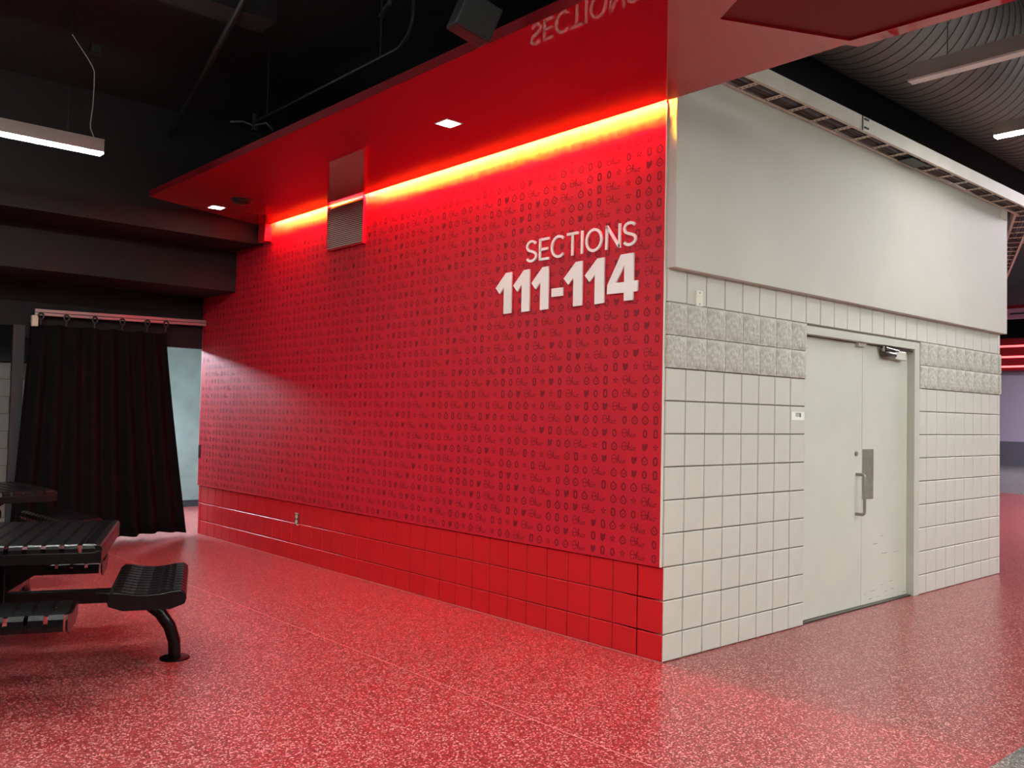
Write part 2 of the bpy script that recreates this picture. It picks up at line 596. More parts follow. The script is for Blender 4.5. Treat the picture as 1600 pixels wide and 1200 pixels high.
# ------------------------------------------------------------------ graphic panel on the red wall
PX = -0.016
pan = thing('graphic_panel', 'red printed graphic panel covering the long wall above painted blocks', 'wall panel', (0, 0, 0))
MB().box(PX, -0.0005, 0.018, RED_L, LEVELS[3]+0.001, 3.63).build('board', 'panel_red', pan)
MB().box(PX-0.001, 0.0, 0.012, 0.018, LEVELS[3]+0.001, 3.43).build('edge_trim', 'panel_edge', pan)
MB().box(PX, 0.0, RED_L, RED_L+0.004, LEVELS[3]+0.001, 2.42).build('edge_trim', 'panel_edge', pan)

def icon_O(mb, fn):
    pts = [(-.24,-.32),(-.12,-.42),(.12,-.42),(.24,-.32),(.24,.32),(.12,.42),(-.12,.42),(-.24,.32)]
    flat_ribbon(mb, pts, 0.23, fn, True)
def icon_state(mb, fn):
    flat_poly(mb, [(-.42,.44),(-.16,.40),(-.02,.30),(.14,.36),(.40,.52),(.42,.02),(.28,-.22),(.10,-.34),(.02,-.52),(-.16,-.40),(-.36,-.36)], fn)
def icon_leaf(mb, fn):
    for k in range(5):
        a = math.radians(90+72*k)
        c, s_ = math.cos(a), math.sin(a)
        flat_poly(mb, [(0.02*c, 0.02*s_), (.26*c-.11*s_, .26*s_+.11*c), (.48*c, .48*s_), (.26*c+.11*s_, .26*s_-.11*c)], fn)
def icon_nut(mb, fn):
    pts = arc(0, -.06, .44, .40, 55, -235, 14) + [(-.12, .36), (0, .5), (.12, .36)]
    flat_ribbon(mb, pts, 0.17, fn, True)
    flat_ribbon(mb, [(-.2, .08), (-.08, -.14), (.12, -.12), (.22, .1)], 0.1, fn)
def icon_seed(mb, fn):
    flat_ribbon(mb, arc(0, -.02, .27, .40, 0, 330, 11), 0.2, fn, True)
def icon_ohio(mb, fn):
    st = 0.1
    flat_ribbon(mb, arc(-.82, .04, .36, .50, 100, 460, 18), st, fn, True)
    flat_ribbon(mb, [(-1.18, .02), (-.80, .06), (-.42, .08), (-.1, .12)], st, fn)
    flat_ribbon(mb, [(-.32,-.40),(-.24,.0),(-.14,.46),(-.05,.52),(-.06,.36),(-.20,-.02),(-.27,-.42),(-.16,-.12),(-.02,.0),(.06,-.08),(.02,-.34),(.12,-.44),(.26,-.30),(.34,-.06),(.30,-.36),(.40,-.46),(.54,-.32)], st, fn)
    flat_ribbon(mb, arc(.74, -.26, .17, .20, 120, 470, 12), st, fn)
    flat_ribbon(mb, [(.84, -.10), (.98, -.14), (1.08, -.06)], st, fn)
    flat_ribbon(mb, [(.36, .10), (.38, .18)], st, fn)

pr = MB()
ROWP, CELL, IH = 0.0845, 0.0845, 0.053
rng = random.Random(11)
row = 0
z = LEVELS[3]+0.048
while z < 3.43:
    y = 0.018+0.045
    off = [0.0, 0.5, 0.25, 0.75, 0.1, 0.6][row % 6]
    seq = []
    y += 0.0
    first = rng.randrange(6)
    k = first
    while y < RED_L-0.05:
        if not seq:
            ic = ['O', 'S', 'L', 'N', 'N', 'D']
            rng.shuffle(ic)
            ic = ic[:rng.choice((3, 4, 4, 5))]
            seq = ic + ['ohio']
            if k:
                seq = seq[k % len(seq):]
                k = 0
        c = seq.pop(0)
        wide = c == 'ohio'
        if wide:
            if y+0.11 > RED_L-0.02:
                break
            cy = y+0.042
        else:
            cy = y
        sc_ = IH
        fn = lambda a, b, cy=cy, z=z: (PX-0.0009, cy-a*sc_, z+b*sc_)
        {'O': icon_O, 'S': icon_state, 'L': icon_leaf, 'N': icon_nut, 'D': icon_seed, 'ohio': icon_ohio}[c](pr, fn)
        y += CELL*2.0 if wide else CELL
    z += ROWP
    row += 1
po = pr.build('printed_pattern', 'print_dark', pan, kind='stuff')
po['label'] = 'small dark red repeating emblems and script'

# ------------------------------------------------------------------ raised lettering
sgn = thing('section_lettering', 'white raised lettering reading SECTIONS 111-114 on the red panel', 'lettering', (0, 0, 2.22))
LX0, LX1 = PX-0.004, PX-0.016
def put_letter(strokes, yl, wdt, st, name='letter'):
    mb = MB()
    h = 0.159
    fn = lambda a, b, d: (d, yl-a, 2.573-2.22+b)
    for pts, closed in strokes:
        P = [(st/2+p[0]*(wdt-st), st/2+p[1]*(h-st)) for p in pts]
        solid_ribbon(mb, P, st, fn, LX0, LX1, closed)
    mb.build(name, 'letter_white', sgn)
def ext(p0, p1, st):    # butt ends reach the outline
    return [p0, p1]
Spts = arc(.5, .755, .47, .245, 28, 180, 9) + [(.06, .68), (.16, .585), (.36, .525), (.62, .475), (.86, .40)] + arc(.5, .245, .5, .245, 22, -155, 10)
ST = 0.0185
put_letter([(Spts, False)], 1.265, 0.116, ST)
ex = 0.06
put_letter([([(0, -ex), (0, 1+ex)], False), ([(0, 1), (1+ex, 1)], False), ([(0, .5), (.93, .5)], False), ([(0, 0), (1+ex, 0)], False)], 1.128, 0.106, ST)
put_letter([(arc(.54, .5, .56, .5, 48, 312, 20), False)], 1.006, 0.140, ST)
put_letter([([(-ex, 1), (1+ex, 1)], False), ([(.5, 1), (.5, -ex)], False)], 0.855, 0.114, ST)
put_letter([([(.5, -ex), (.5, 1+ex)], False)], 0.719, 0.0195, ST)
put_letter([(arc(.5, .5, .5, .5, 0, 345, 23), True)], 0.677, 0.154, ST)
put_letter([([(0, -ex), (0, 1+ex)], False), ([(0, 1+ex/2), (1, -ex/2)], False), ([(1, -ex), (1, 1+ex)], False)], 0.496, 0.131, ST)
put_letter([(Spts, False)], 0.347, 0.117, ST)
one = [(-0.062, .302), (0, .303), (0.002, .002), (-0.081, .000), (-0.081, .198), (-0.129, .153), (-0.174, .200)]
for yr in (1.414, 1.219, 1.025, 0.700, 0.502):
    MB().prism([[(p[0], p[1]) for p in one]], lambda a, b, d, yr=yr: (d, yr-a, b+0.003), LX0, LX1).build('digit', 'letter_white', sgn)
four = [(0.359,2.526),(0.251,2.526),(0.249,2.347),(0.214,2.347),(0.216,2.278),(0.252,2.278),(0.252,2.225),(0.328,2.225),(0.329,2.278),(0.474,2.279),(0.471,2.338)]
hole = [(0.328,2.453),(0.327,2.346),(0.396,2.347)]
MB().prism([[(a, b-2.22) for a, b in four], [(a, b-2.22) for a, b in hole]], lambda a, b, d: (d, a, b), LX0, LX1).build('digit', 'letter_white', sgn)
MB().box(LX1, LX0, 0.881, 0.992, 0.086, 0.144).build('hyphen', 'letter_white', sgn)

# ------------------------------------------------------------------ outlet
ot = thing('wall_outlet', 'small duplex outlet set in the red painted blocks', 'outlet', (0, 4.567, 0.411))
MB().box(-0.005, 0.001, -0.036, 0.036, -0.060, 0.060).build('cover', 'outlet_brown', ot, bevel=0.002)
for dz in (-0.024, 0.024):
    MB().tube([(-0.0045, 0, dz), (-0.009, 0, dz)], 0.021, 14).build('socket', 'outlet_ivory', ot)
MB().box(-0.0075, -0.0045, -0.026, 0.026, 0.048, 0.060).build('tab', 'outlet_ivory', ot)
MB().box(-0.0075, -0.0045, -0.034, -0.006, -0.060, -0.050).build('tab', 'outlet_ivory', ot)

# ------------------------------------------------------------------ canopy
can = bpy.data.objects.new('ceiling_canopy', None)
COL.objects.link(can)
can['kind'] = 'structure'
can['label'] = 'glossy red canopy soffit projecting over the red wall'
XE = -0.042
poly = [(-1.40, 4.97), (XE, 5.42), (XE, 0.0), (-0.027, -0.005), (-0.027, -1.157), (0.045, -1.194), (0.066, -1.95), (0.20, -6.0), (-1.36, -6.0), (-1.36, -0.4)]
rec = [(-0.737, -0.883), (-0.055, -1.199), (-0.016, -1.87), (0.09, -5.6), (-1.15, -5.6), (-1.15, -1.53)]
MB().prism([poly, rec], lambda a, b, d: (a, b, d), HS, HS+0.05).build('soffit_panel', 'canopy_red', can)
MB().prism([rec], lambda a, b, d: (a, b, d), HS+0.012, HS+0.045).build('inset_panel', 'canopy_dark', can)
fm = MB()
opts = [(-1.40, 4.97), (-1.36, -0.4), (-1.36, -6.0)]
L_, R_ = ribbon(opts, 0.006)
for i in range(2):
    o = len(fm.v)
    fm.v += [(*L_[i], HS-0.002), (*R_[i], HS-0.002), (*R_[i+1], HS-0.002), (*L_[i+1], HS-0.002), (*L_[i], HS+0.055), (*R_[i], HS+0.055), (*R_[i+1], HS+0.055), (*L_[i+1], HS+0.055)]
    fm.f += [tuple(o+k for k in q) for q in ((0,3,2,1),(4,5,6,7),(0,1,5,4),(1,2,6,5),(2,3,7,6),(3,0,4,7))]
fm.build('fascia', 'canopy_dark', can)
MB().box(-0.105, 0.0, 0.0, 5.42, HS+0.200, HS+0.208).build('slot_cover', 'black_paint', can)
MB().box(-0.112, -0.105, 0.0, 5.42, HS+0.051, HS+0.208).build('slot_side', 'black_paint', can)
MB().box(-0.105, -0.0165, -0.004, 0.0, HS+0.051, HS+0.208).build('slot_end', 'black_paint', can)
MB().box(-0.105, -0.0165, 5.42, 5.424, HS+0.051, HS+0.208).build('slot_end', 'black_paint', can)
MB().box(-0.10, -0.0165, 5.25, 5.41, 3.255, HS-0.001).build('end_return', 'red_block', can, bevel=0.004)

led = thing('led_strip', 'bright cove light strip along the top of the red panel', 'light strip', (-0.034, 0.02, HS+0.064))
for ya, yb in ((0.0, 3.405), (3.407, 4.033), (4.035, 5.20)):
    MB().box(-0.0078, -0.0030, ya, yb, -0.0585, -0.050).build('channel', 'aluminium', led)
    MB().box(-0.0078, -0.0030, ya+0.001, yb-0.001, -0.0600, -0.0587).build('diffuser', 'lamp_led', led)
wn = Vector((0.2, 0, -1.0)).normalized()
wt = Vector((1.0, 0, 0.2)).normalized()
for ya, yb in ((0.0, 3.405), (4.035, 5.20)):
    cpt = Vector((-0.024, (ya+yb)/2, 0.078))
    MB().obox(cpt-wn*0.004, (0,1,0), wt, wn, (yb-ya)/2, 0.007, 0.003).build('backing', 'aluminium', led)
    MB().obox(cpt, (0,1,0), wt, wn, (yb-ya)/2-0.002, 0.005, 0.001).build('added_glow_row', 'amber_added', led)  # added emitter, imitates the yellow of the overexposed red strip

def downlight(loc, label):
    t = thing('downlight', label, 'light', loc, 0, 'square downlights in the red canopy')
    f = MB()
    f.prism([[(-.068,-.068),(.068,-.068),(.068,.068),(-.068,.068)], [(-.058,-.058),(.058,-.058),(.058,.058),(-.058,.058)]], lambda a, b, d: (a, b, d), -0.004, 0.006)
    f.build('trim_ring', 'sign_white', t)
    MB().box(-.0575, .0575, -.0575, .0575, -0.002, 0.004).build('lens', 'lamp_down', t)
downlight((-0.717, 1.313, HS-0.0005), 'lit square downlight in the red canopy nearest the speaker box')
downlight((-0.770, 4.924, HS-0.0005), 'lit square downlight at the far left end of the red canopy')
cs = thing('ceiling_speaker', 'small black round dome under the far end of the red canopy', 'ceiling speaker', (-0.736, 4.44, HS))
MB().tube([(0,0,0.0),(0,0,-0.012),(0,0,-0.03),(0,0,-0.042)], 0.09, 24, rs=[0.092,0.092,0.075,0.03]).build('dome', 'black_metal', cs, smooth=True)
MB().tube([(0,0,0.0),(0,0,-0.006)], 0.1, 24).build('flange', 'black_metal', cs, smooth=True)

# ------------------------------------------------------------------ louvred vent
vt = thing('louvre_vent', 'pale louvred grille box at the top of the red panel', 'vent', (PX-0.0014, 3.74, 3.0))
vf = MB()
vf.box(-0.034, 0, -0.32, -0.308, 0, 0.436)
vf.box(-0.034, 0, 0.308, 0.32, 0, 0.436)
vf.box(-0.034, 0, -0.308, 0.308, 0, 0.014)
vf.box(-0.006, 0, -0.308, 0.308, 0.014, 0.436)
vf.build('frame', 'panel_red', vt)
vl = MB().add([(-0.032,-0.3075,-0.002),(-0.032,0.3075,-0.002),(-0.008,0.3075,0.012),(-0.008,-0.3075,0.012),
               (-0.032,-0.3075,0.006),(-0.032,0.3075,0.006),(-0.008,0.3075,0.0145),(-0.008,-0.3075,0.0145)],
              [(0,3,2,1),(4,5,6,7),(0,1,5,4),(1,2,6,5),(2,3,7,6),(3,0,4,7)])
v0 = vl.build('louvre', 'vent_metal', vt, loc=(0, 0, 0.022))
for i in range(1, 22):
    c = v0.copy()
    COL.objects.link(c)
    c.location = (0, 0, 0.022+i*0.0185)

# ------------------------------------------------------------------ black bulkhead beams and back wall
struct('beam_front', MB().box(-9.0, -0.051, 5.43, 6.10, 3.245, 4.45), 'black_beam', 'black bulkhead beam beside the end of the red canopy')
struct('beam_back', MB().box(-9.0, -0.0178, 6.10, 6.96, 2.80, 4.45), 'black_beam', 'lower black bulkhead beam above the curtain')
wb = MB()
wb.box(-1.93, 0.30, 7.0, 7.12, 2.20, 4.45)
wb.box(-3.6, -1.93, 7.0, 7.12, 2.32, 4.45)
wb.box(-2.03, -1.93, 7.0, 7.05, 0.0, 2.32)
struct('wall_back', wb, 'black_beam', 'black header wall behind the curtain track')
struct('wall_back_left', MB().box(-9.0, -3.6, 7.0, 7.12, 0.0, 4.45), 'black_beam', 'black wall at the back of the seating corner')
struct('trim_1', MB().box(-2.035, -1.925, 6.985, 6.999, 0.0, 2.32), 'pilaster', 'dark grey pilaster face left of the curtain')
# block wall behind the pilaster
wbb = struct('wall_alcove', MB().box(-5.0, -1.62, 7.97, 8.2, 0, 1.965), 'mortar_grey', 'grey block wall in the alcove behind the curtain')
struct('beam_alcove', MB().box(-5.0, -1.62, 7.90, 8.2, 1.97, 2.78), 'black_paint', 'black beam over the alcove block wall')
for r in range(10):
    for i in range(4):
        put_brick(brick_mesh(0.4064, 0.1965, 'x', 'block_back'), (-1.63-0.4064*(i+1)-(0.2032 if r % 2 else 0), 7.963, r*0.1965), wbb)
# back room
struct('wall_room', MB().box(-1.62, 3.0, 9.9, 10.0, 0, 2.85), 'room_wall', 'pale green grey wall of the room behind the curtain')
struct('wall_room_right', MB().box(3.0, 3.1, 7.0, 10.0, 0, 2.85), 'room_wall', 'right wall of the room behind the curtain')
struct('wall_room_left', MB().box(-1.62, -1.55, 8.2, 9.9, 0, 2.85), 'room_wall', 'left wall of the room behind the curtain')
struct('wall_room_front', MB().box(0.30, 3.0, 7.0, 7.1, 0, 2.85), 'room_wall', 'inner wall of the room behind the curtain')
struct('ceiling_room', MB().box(-5.0, 3.1, 7.12, 10.0, 2.85, 2.9), 'room_wall', 'ceiling of the room behind the curtain')
struct('baseboard_room', MB().box(-1.5, 3.0, 9.885, 9.899, 0, 0.10), 'pilaster', 'dark grey baseboard of the back room')
def room_panel(loc, label):
    t = thing('ceiling_panel_light', label, 'light', loc, 0, 'back room ceiling lights')
    MB().box(-0.22, 0.22, -0.42, 0.42, 0.0, 0.09).build('housing', 'sign_white', t)
    MB().box(-0.19, 0.19, -0.39, 0.39, -0.012, 0.0).build('diffuser', 'lamp_cool', t)
room_panel((-0.1, 8.2, 2.76), 'cool ceiling light hidden behind the curtain')
room_panel((2.3, 8.9, 2.76), 'cool ceiling light hidden behind the red wall end')
def work_light(loc, aim, label):
    t = thing('work_light', label, 'work light', loc, 0, 'back room work lights')
    n = (Vector(aim)-Vector(loc)).normalized()
    r = n.cross(Vector((0,0,1))).normalized()
    u = r.cross(n)
    MB().obox(-n*0.05, r, u, n, 0.21, 0.15, 0.048).build('housing', 'black_metal', t, bevel=0.01)
    MB().obox(n*0.001, r, u, n, 0.19, 0.13, 0.002).build('lens', 'lamp_flood', t)
    MB().tube([-n*0.07, -n*0.09+Vector((0,0,0.1)), Vector((-n.x*0.09, -n.y*0.09, 2.849-loc[2]))], 0.014, 8).build('bracket', 'black_metal', t)
work_light((-0.80, 9.2, 2.68), (0.0, 6.2, 1.3), 'work light behind the curtain shining past its edge onto the red wall')
work_light((1.50, 8.6, 2.30), (-0.3, 6.8, 0.5), 'work light behind the red wall end shining under the curtain')
lt = tag(MB().box(-0.026, -0.0165, 6.93, 6.968, 0.90, 1.05).build('latch_plate', 'black_metal', bevel=0.002), 'small black latch plate on the far left edge of the red wall', 'latch')

# ------------------------------------------------------------------ curtain track and curtain
tr = thing('curtain_track', 'pale metal curtain track with black hooks above the black curtain', 'curtain track', (-0.93, 6.90, 2.47))
a0, a1 = Vector((-0.93, 0, -0.008)), Vector((0.912, 0, 0.028))
for dz, hh in ((0.016, 0.017), (-0.020, 0.015)):
    d = (a1-a0).normalized()
    MB().obox((a0+a1)/2+Vector((0, 0, dz)), d, (0,1,0), (0,0,1), (a1-a0).length/2, 0.02, hh).build('rail', 'aluminium', tr, bevel=0.003)
MB().box(-0.96, -0.90, -0.03, 0.03, -0.16, -0.045).build('end_bracket', 'outlet_ivory', tr, bevel=0.004)
for xx in (-0.6, 0.1, 0.75):
    MB().box(xx-0.015, xx+0.015, 0.018, 0.099, -0.01, 0.03).build('wall_bracket', 'black_metal', tr)
cur = thing('curtain', 'heavy black floor length curtain flaring toward the floor', 'curtain', (-1.1, 6.90, 0))
cm = MB()
NX, NZ = 120, 14
for j in range(NZ+1):
    t = j/NZ
    zz = 2.345+(0.045-2.345)*t
    xl = -1.905-0.125*(t**1.3)
    xr = -0.475+0.30*(t**1.15)
    for i in range(NX+1):
        s = i/NX
        x = xl+(xr-xl)*s
        amp = 0.030+0.035*t
        yy = amp*math.sin(s*2*math.pi*8.5+0.6*math.sin(s*9)) + 0.012*math.sin(s*40+t*3)
        sag = -0.018*abs(math.sin(s*math.pi*5))*(1-t)**3
        cm.v.append((x+1.1, yy, zz+sag+0.012*math.sin(s*17)*t))
for j in range(NZ):
    for i in range(NX):
        k = j*(NX+1)+i
        cm.f.append((k, k+1, k+NX+2, k+NX+1))
cl = cm.build('cloth', 'curtain', cur, smooth=True)
so = cl.modifiers.new('thick', 'SOLIDIFY')
so.thickness = 0.006
hooks = [(-1.805, 2.40), (-1.554, 2.40), (-1.267, 2.405), (-0.976, 2.41), (-0.702, 2.42), (-0.492, 2.425)]
hk = None
for hx_, hz in hooks:
    if hk is None:
        m = MB()
        m.tube([(0.026*math.cos(a), -0.025, 0.022+0.032*math.sin(a)) for a in [math.radians(t) for t in range(-90, 271, 30)]], 0.010, 8)
        m.tube([(0, -0.022, -0.006), (0, -0.018, -0.070)], 0.008, 8)
        hk = m.build('hook', 'black_metal', tr, smooth=True, loc=(hx_+0.93, 0, hz-2.47))
    else:
        c = hk.copy()
        COL.objects.link(c)
        c.location = (hx_+0.93, 0, hz-2.47)

# ------------------------------------------------------------------ picnic tables
def strip(mb, prof, along0, along1, th, axis):
    """bent strip: prof = list of (p, z) across, extruded between along0..along1; axis 'u': prof runs in x"""
    n = len(prof)
    L, Rr = ribbon(prof, th)
    o = len(mb.v)
    for (p, q) in zip(L, Rr):
        for al in (along0, along1):
            for (pp, zz) in (p, q):
                mb.v.append((pp, al, zz) if axis == 'u' else (al, pp, zz))
    for i in range(n-1):
        a, b = o+4*i, o+4*(i+1)
        mb.f += [(a,b,b+1,a+1), (a+2,a+3,b+3,b+2), (a,a+2,b+2,b), (a+1,b+1,b+3,a+3)]
    e = o+4*(n-1)
    mb.f += [(o,o+1,o+3,o+2), (e,e+2,e+3,e+1)]

def make_table(label):
    t = thing('picnic_table', label, 'table', (0,0,0), 0, 'black metal picnic tables')
    TZ = 0.757
    pit = 0.0846
    prof = [(-0.552,-0.040),(-0.552,-0.018),(-0.545,-0.005),(-0.53,0),(0.53,0),(0.545,-0.005),(0.552,-0.018),(0.552,-0.040)]
    m = MB()
    strip(m, prof, -0.031, 0.031, 0.005, 'v')
    s0 = m.build('slat', 'table_black', t, smooth=False)
    for i in range(13):
        c = s0 if i == 0 else s0.copy()
        if i: COL.objects.link(c)
        c.location = ((i-6)*pit, 0, TZ)
    m = MB()
    for i in range(12):
        x = (i-5.5)*pit
        for k in range(27):
            y = (k-13)*0.04
            m.box(x-0.0115, x+0.0115, y-0.010, y+0.010, TZ-0.0035, TZ+0.0015)
    m.build('cross_bars', 'table_black', t)['kind'] = 'stuff'
    m = MB()
    for sg_ in (-1, 1):
        m.box(-0.545, 0.545, sg_*0.5525-0.003, sg_*0.5525+0.003, TZ-0.095, TZ-0.038)
        m.tube([(sg_*0.548, -0.55, TZ-0.024), (sg_*0.548, 0.55, TZ-0.024)], 0.026, 12)
        m.box(sg_*0.548-0.022, sg_*0.548+0.022, -0.552, 0.552, TZ-0.095, TZ-0.03)
    m.build('rim', 'table_black', t, bevel=0.004)
    m = MB()
    for k in range(24):
        for sg_ in (-1, 1):
            y = (k-11.5)*0.042
            m.box(sg_*0.508-0.022, sg_*0.508+0.022, y-0.006, y+0.006, TZ+0.001, TZ+0.006)
    m.build('edge_ribs', 'table_black', t)['kind'] = 'stuff'
    # frame
    m = MB()
    m.box(-0.04, 0.04, -0.04, 0.04, 0.30, TZ-0.09)
    m.build('pedestal', 'table_black', t, bevel=0.006)
    for ax in ((1,0),(-1,0),(0,1),(0,-1)):
        dx, dy = ax
        px, py = -dy, dx
        m = MB()
        m.obox((dx*0.40, dy*0.40, 0.388), (dx,dy,0), (px,py,0), (0,0,1), 0.40, 0.032, 0.038)
        m.build('support_beam', 'table_black', t, bevel=0.006)
        m = MB()
        m.prism([[(0.03,0.42),(0.40,TZ-0.095),(0.03,TZ-0.095)]], lambda a, b, d, dx=dx, dy=dy, px=px, py=py: (dx*a+px*d, dy*a+py*d, b), -0.008, 0.008)
        m.build('gusset', 'table_black', t)
        # bench seat
        sp = [(1.1*a_, b_) for a_, b_ in [(-0.172,-0.075),(-0.180,-0.050),(-0.176,-0.018),(-0.155,-0.001),(-0.12,-0.004),(-0.06,-0.016),(0,-0.021),(0.06,-0.016),(0.12,-0.004),(0.155,-0.001),(0.176,-0.018),(0.180,-0.050),(0.172,-0.075)]]
        m = MB()
        seat = None
        for sg_ in (-1, 1):
            e0 = MB()
            o2 = [(p[0], p[1]) for p in sp] + [(0.12,-0.10),(-0.12,-0.10)]
            e0.prism([o2], lambda a, b, d, dx=dx, dy=dy, px=px, py=py: (dx*(0.795+a)+px*d, dy*(0.795+a)+py*d, 0.490+b), sg_*0.465, sg_*0.475)
            if seat is None:
                seat = e0.build('seat', 'table_black', t, bevel=0.003)
            else:
                e0.build('end_plate', 'table_black', seat, bevel=0.003)
        for k in range(11):
            m = MB()
            al = (k-5)*pit
            strip(m, sp, al-0.033, al+0.033, 0.005, 'u')
            m.v = [(dx*(0.795+a)+px*b, dy*(0.795+a)+py*b, 0.490+c) for a, b, c in m.v]
            m.build('slat', 'table_black', seat, smooth=False)
        m = MB()
        for k in range(10):
            al = (k-4.5)*pit
            for a, zz in ((-0.174,-0.060),(-0.14,-0.006),(-0.10,-0.011),(-0.06,-0.019),(-0.02,-0.023),(0.02,-0.023),(0.06,-0.019),(0.10,-0.011),(0.14,-0.006),(0.174,-0.060)):
                m.obox((dx*(0.795+a)+px*al, dy*(0.795+a)+py*al, 0.490+zz), (dx,dy,0), (px,py,0), (0,0,1), 0.011, 0.011, 0.004 if abs(a) < 0.15 else 0.018)
        m.build('cross_bars', 'table_black', seat)['kind'] = 'stuff'
        # curved leg and foot
        pts = [(0.50, 0.395), (0.60, 0.393), (0.69, 0.376), (0.775, 0.336), (0.85, 0.272), (0.903, 0.192), (0.931, 0.105), (0.937, 0.008)]
        m = MB()
        m.tube([(dx*a, dy*a, b) for a, b in pts], 0.036, 14)
        lg = m.build('leg', 'table_black', t, smooth=True)
        m = MB()
        m.tube([(dx*0.937, dy*0.937, 0.0), (dx*0.937, dy*0.937, 0.008), (dx*0.937, dy*0.937, 0.013)], 0.085, 24, rs=[0.085,0.085,0.075])
        m.build('foot_plate', 'table_black', lg, smooth=True)
    return t
tb = make_table('glossy black slatted metal picnic table with attached benches in the foreground')
tb.location = (-3.115, 2.20, 0)
tb.rotation_euler = (0, 0, math.radians(-22.5))
t2 = copy_tree(tb)
t2['label'] = 'black metal picnic table in the dark in front of the curtain'
t2.location = (-2.72, 5.38, 0)
t2.rotation_euler = (0, 0, math.radians(4))

# ------------------------------------------------------------------ pendant lights
def pendant(p0, p1, zb, lit, label, tops, cab=True, zc=4.45):
    p0, p1 = Vector((p0[0], p0[1], 0)), Vector((p1[0], p1[1], 0))
    d = (p1-p0).normalized()
    n = Vector((-d.y, d.x, 0))
    c = (p0+p1)/2
    ln = (p1-p0).length/2
    t = thing('pendant_light', label, 'pendant light', (c.x, c.y, zb), 0, 'long linear pendant lights')
    m = MB()
    m.obox((0,0,0.060), d, n, (0,0,1), ln, 0.045, 0.050)
    m.build('housing', 'pendant_grey', t, bevel=0.003)
    m = MB()
    m.obox((0,0,0.004), d, n, (0,0,1), ln-0.004, 0.041, 0.006)
    m.build('diffuser', lit, t)
    for s in (-1, 1):
        q = d*(ln-0.25)*s
        MB().tube([(q.x,q.y,0.11),(q.x,q.y,zc-zb)], 0.003, 6).build('suspension_wire', 'black_metal', t)
    return t
pl = pendant((-2.205, 3.70), (-4.65, 3.70), 3.40, 'lamp_dim', 'lit linear pendant at the upper left over the black picnic tables', None)
# slack feed cable of that pendant
def wpt(x, z):
    return (x-pl.location.x, 0, z-pl.location.z)
MB().tube([wpt(-2.265, 3.51), wpt(-2.295, 3.58), wpt(-2.298, 3.62), wpt(-2.285, 3.76), wpt(-2.282, 3.9), wpt(-2.284, 4.02), wpt(-2.30, 4.06), wpt(-2.35, 4.13), wpt(-2.42, 4.22), wpt(-2.45, 4.26)], 0.0032, 6).build('feed_cable', 'cable_white', pl)
MB().tube([wpt(-2.448, 4.258), wpt(-2.45, 4.449)], 0.006, 6).build('cable_stub', 'black_metal', pl)
MB().box(wpt(-2.32,0)[0], wpt(-2.25,0)[0], -0.035, 0.035, 4.16-3.40, 4.22-3.40).build('junction_box', 'black_metal', pl)
pendant((1.655, -0.735), (1.655, -3.15), 3.80, 'diffuser_off', 'unlit linear pendant under the grey round duct', None, zc=4.4)
pendant((3.29, -0.69), (3.29, -3.10), 3.80, 'lamp_low', 'brightly lit linear pendant at the upper right edge', None, zc=4.4)
for k, (xa, ya) in enumerate(((3.29, -4.0), (1.655, -4.0), (0.0, -6.2), (-2.6, -6.2))):
    pendant((xa, ya), (xa, ya-2.4), 3.80, 'lamp_warm', ['lit linear pendant down the hall beside the grey floor', 'lit linear pendant down the hall by the canopy edge', 'lit linear pendant down the hall behind the canopy', 'lit linear pendant at the back of the hall'][k], None, zc=5.6)
pendant((-2.9, 1.0), (-5.3, 1.0), 3.60, 'lamp_dim', 'lit linear pendant over the near black picnic table', None)
pendant((-2.3, -1.6), (-4.7, -1.6), 3.60, 'lamp_dim', 'lit linear pendant over the open red floor', None)
pendant((-2.3, -4.2), (-4.7, -4.2), 3.60, 'lamp_dim', 'lit linear pendant over the grey floor behind the viewer', None)

# ------------------------------------------------------------------ round duct
du = thing('round_duct', 'large dark grey round air duct with ring seams', 'duct', (0.4, -0.20, 4.80))
RD = 0.6
ND = 48
db = MB()
db.tube([(0,0,0),(13.5,0,0)], RD, ND)
db.build('duct_body', 'duct_grey', du, smooth=True)
sm = MB()
sm.tube([(0,0,0),(0.003,0,0),(0.009,0,0),(0.012,0,0)], RD, ND, caps=False, rs=[RD-0.002, RD+0.005, RD+0.005, RD-0.002])
s0 = sm.build('seam', 'duct_seam', du, smooth=True, loc=(0.06, 0, 0))
for i in range(1, 90):
    c = s0.copy()
    COL.objects.link(c)
    c.location = (0.06+i*0.128, 0, 0)

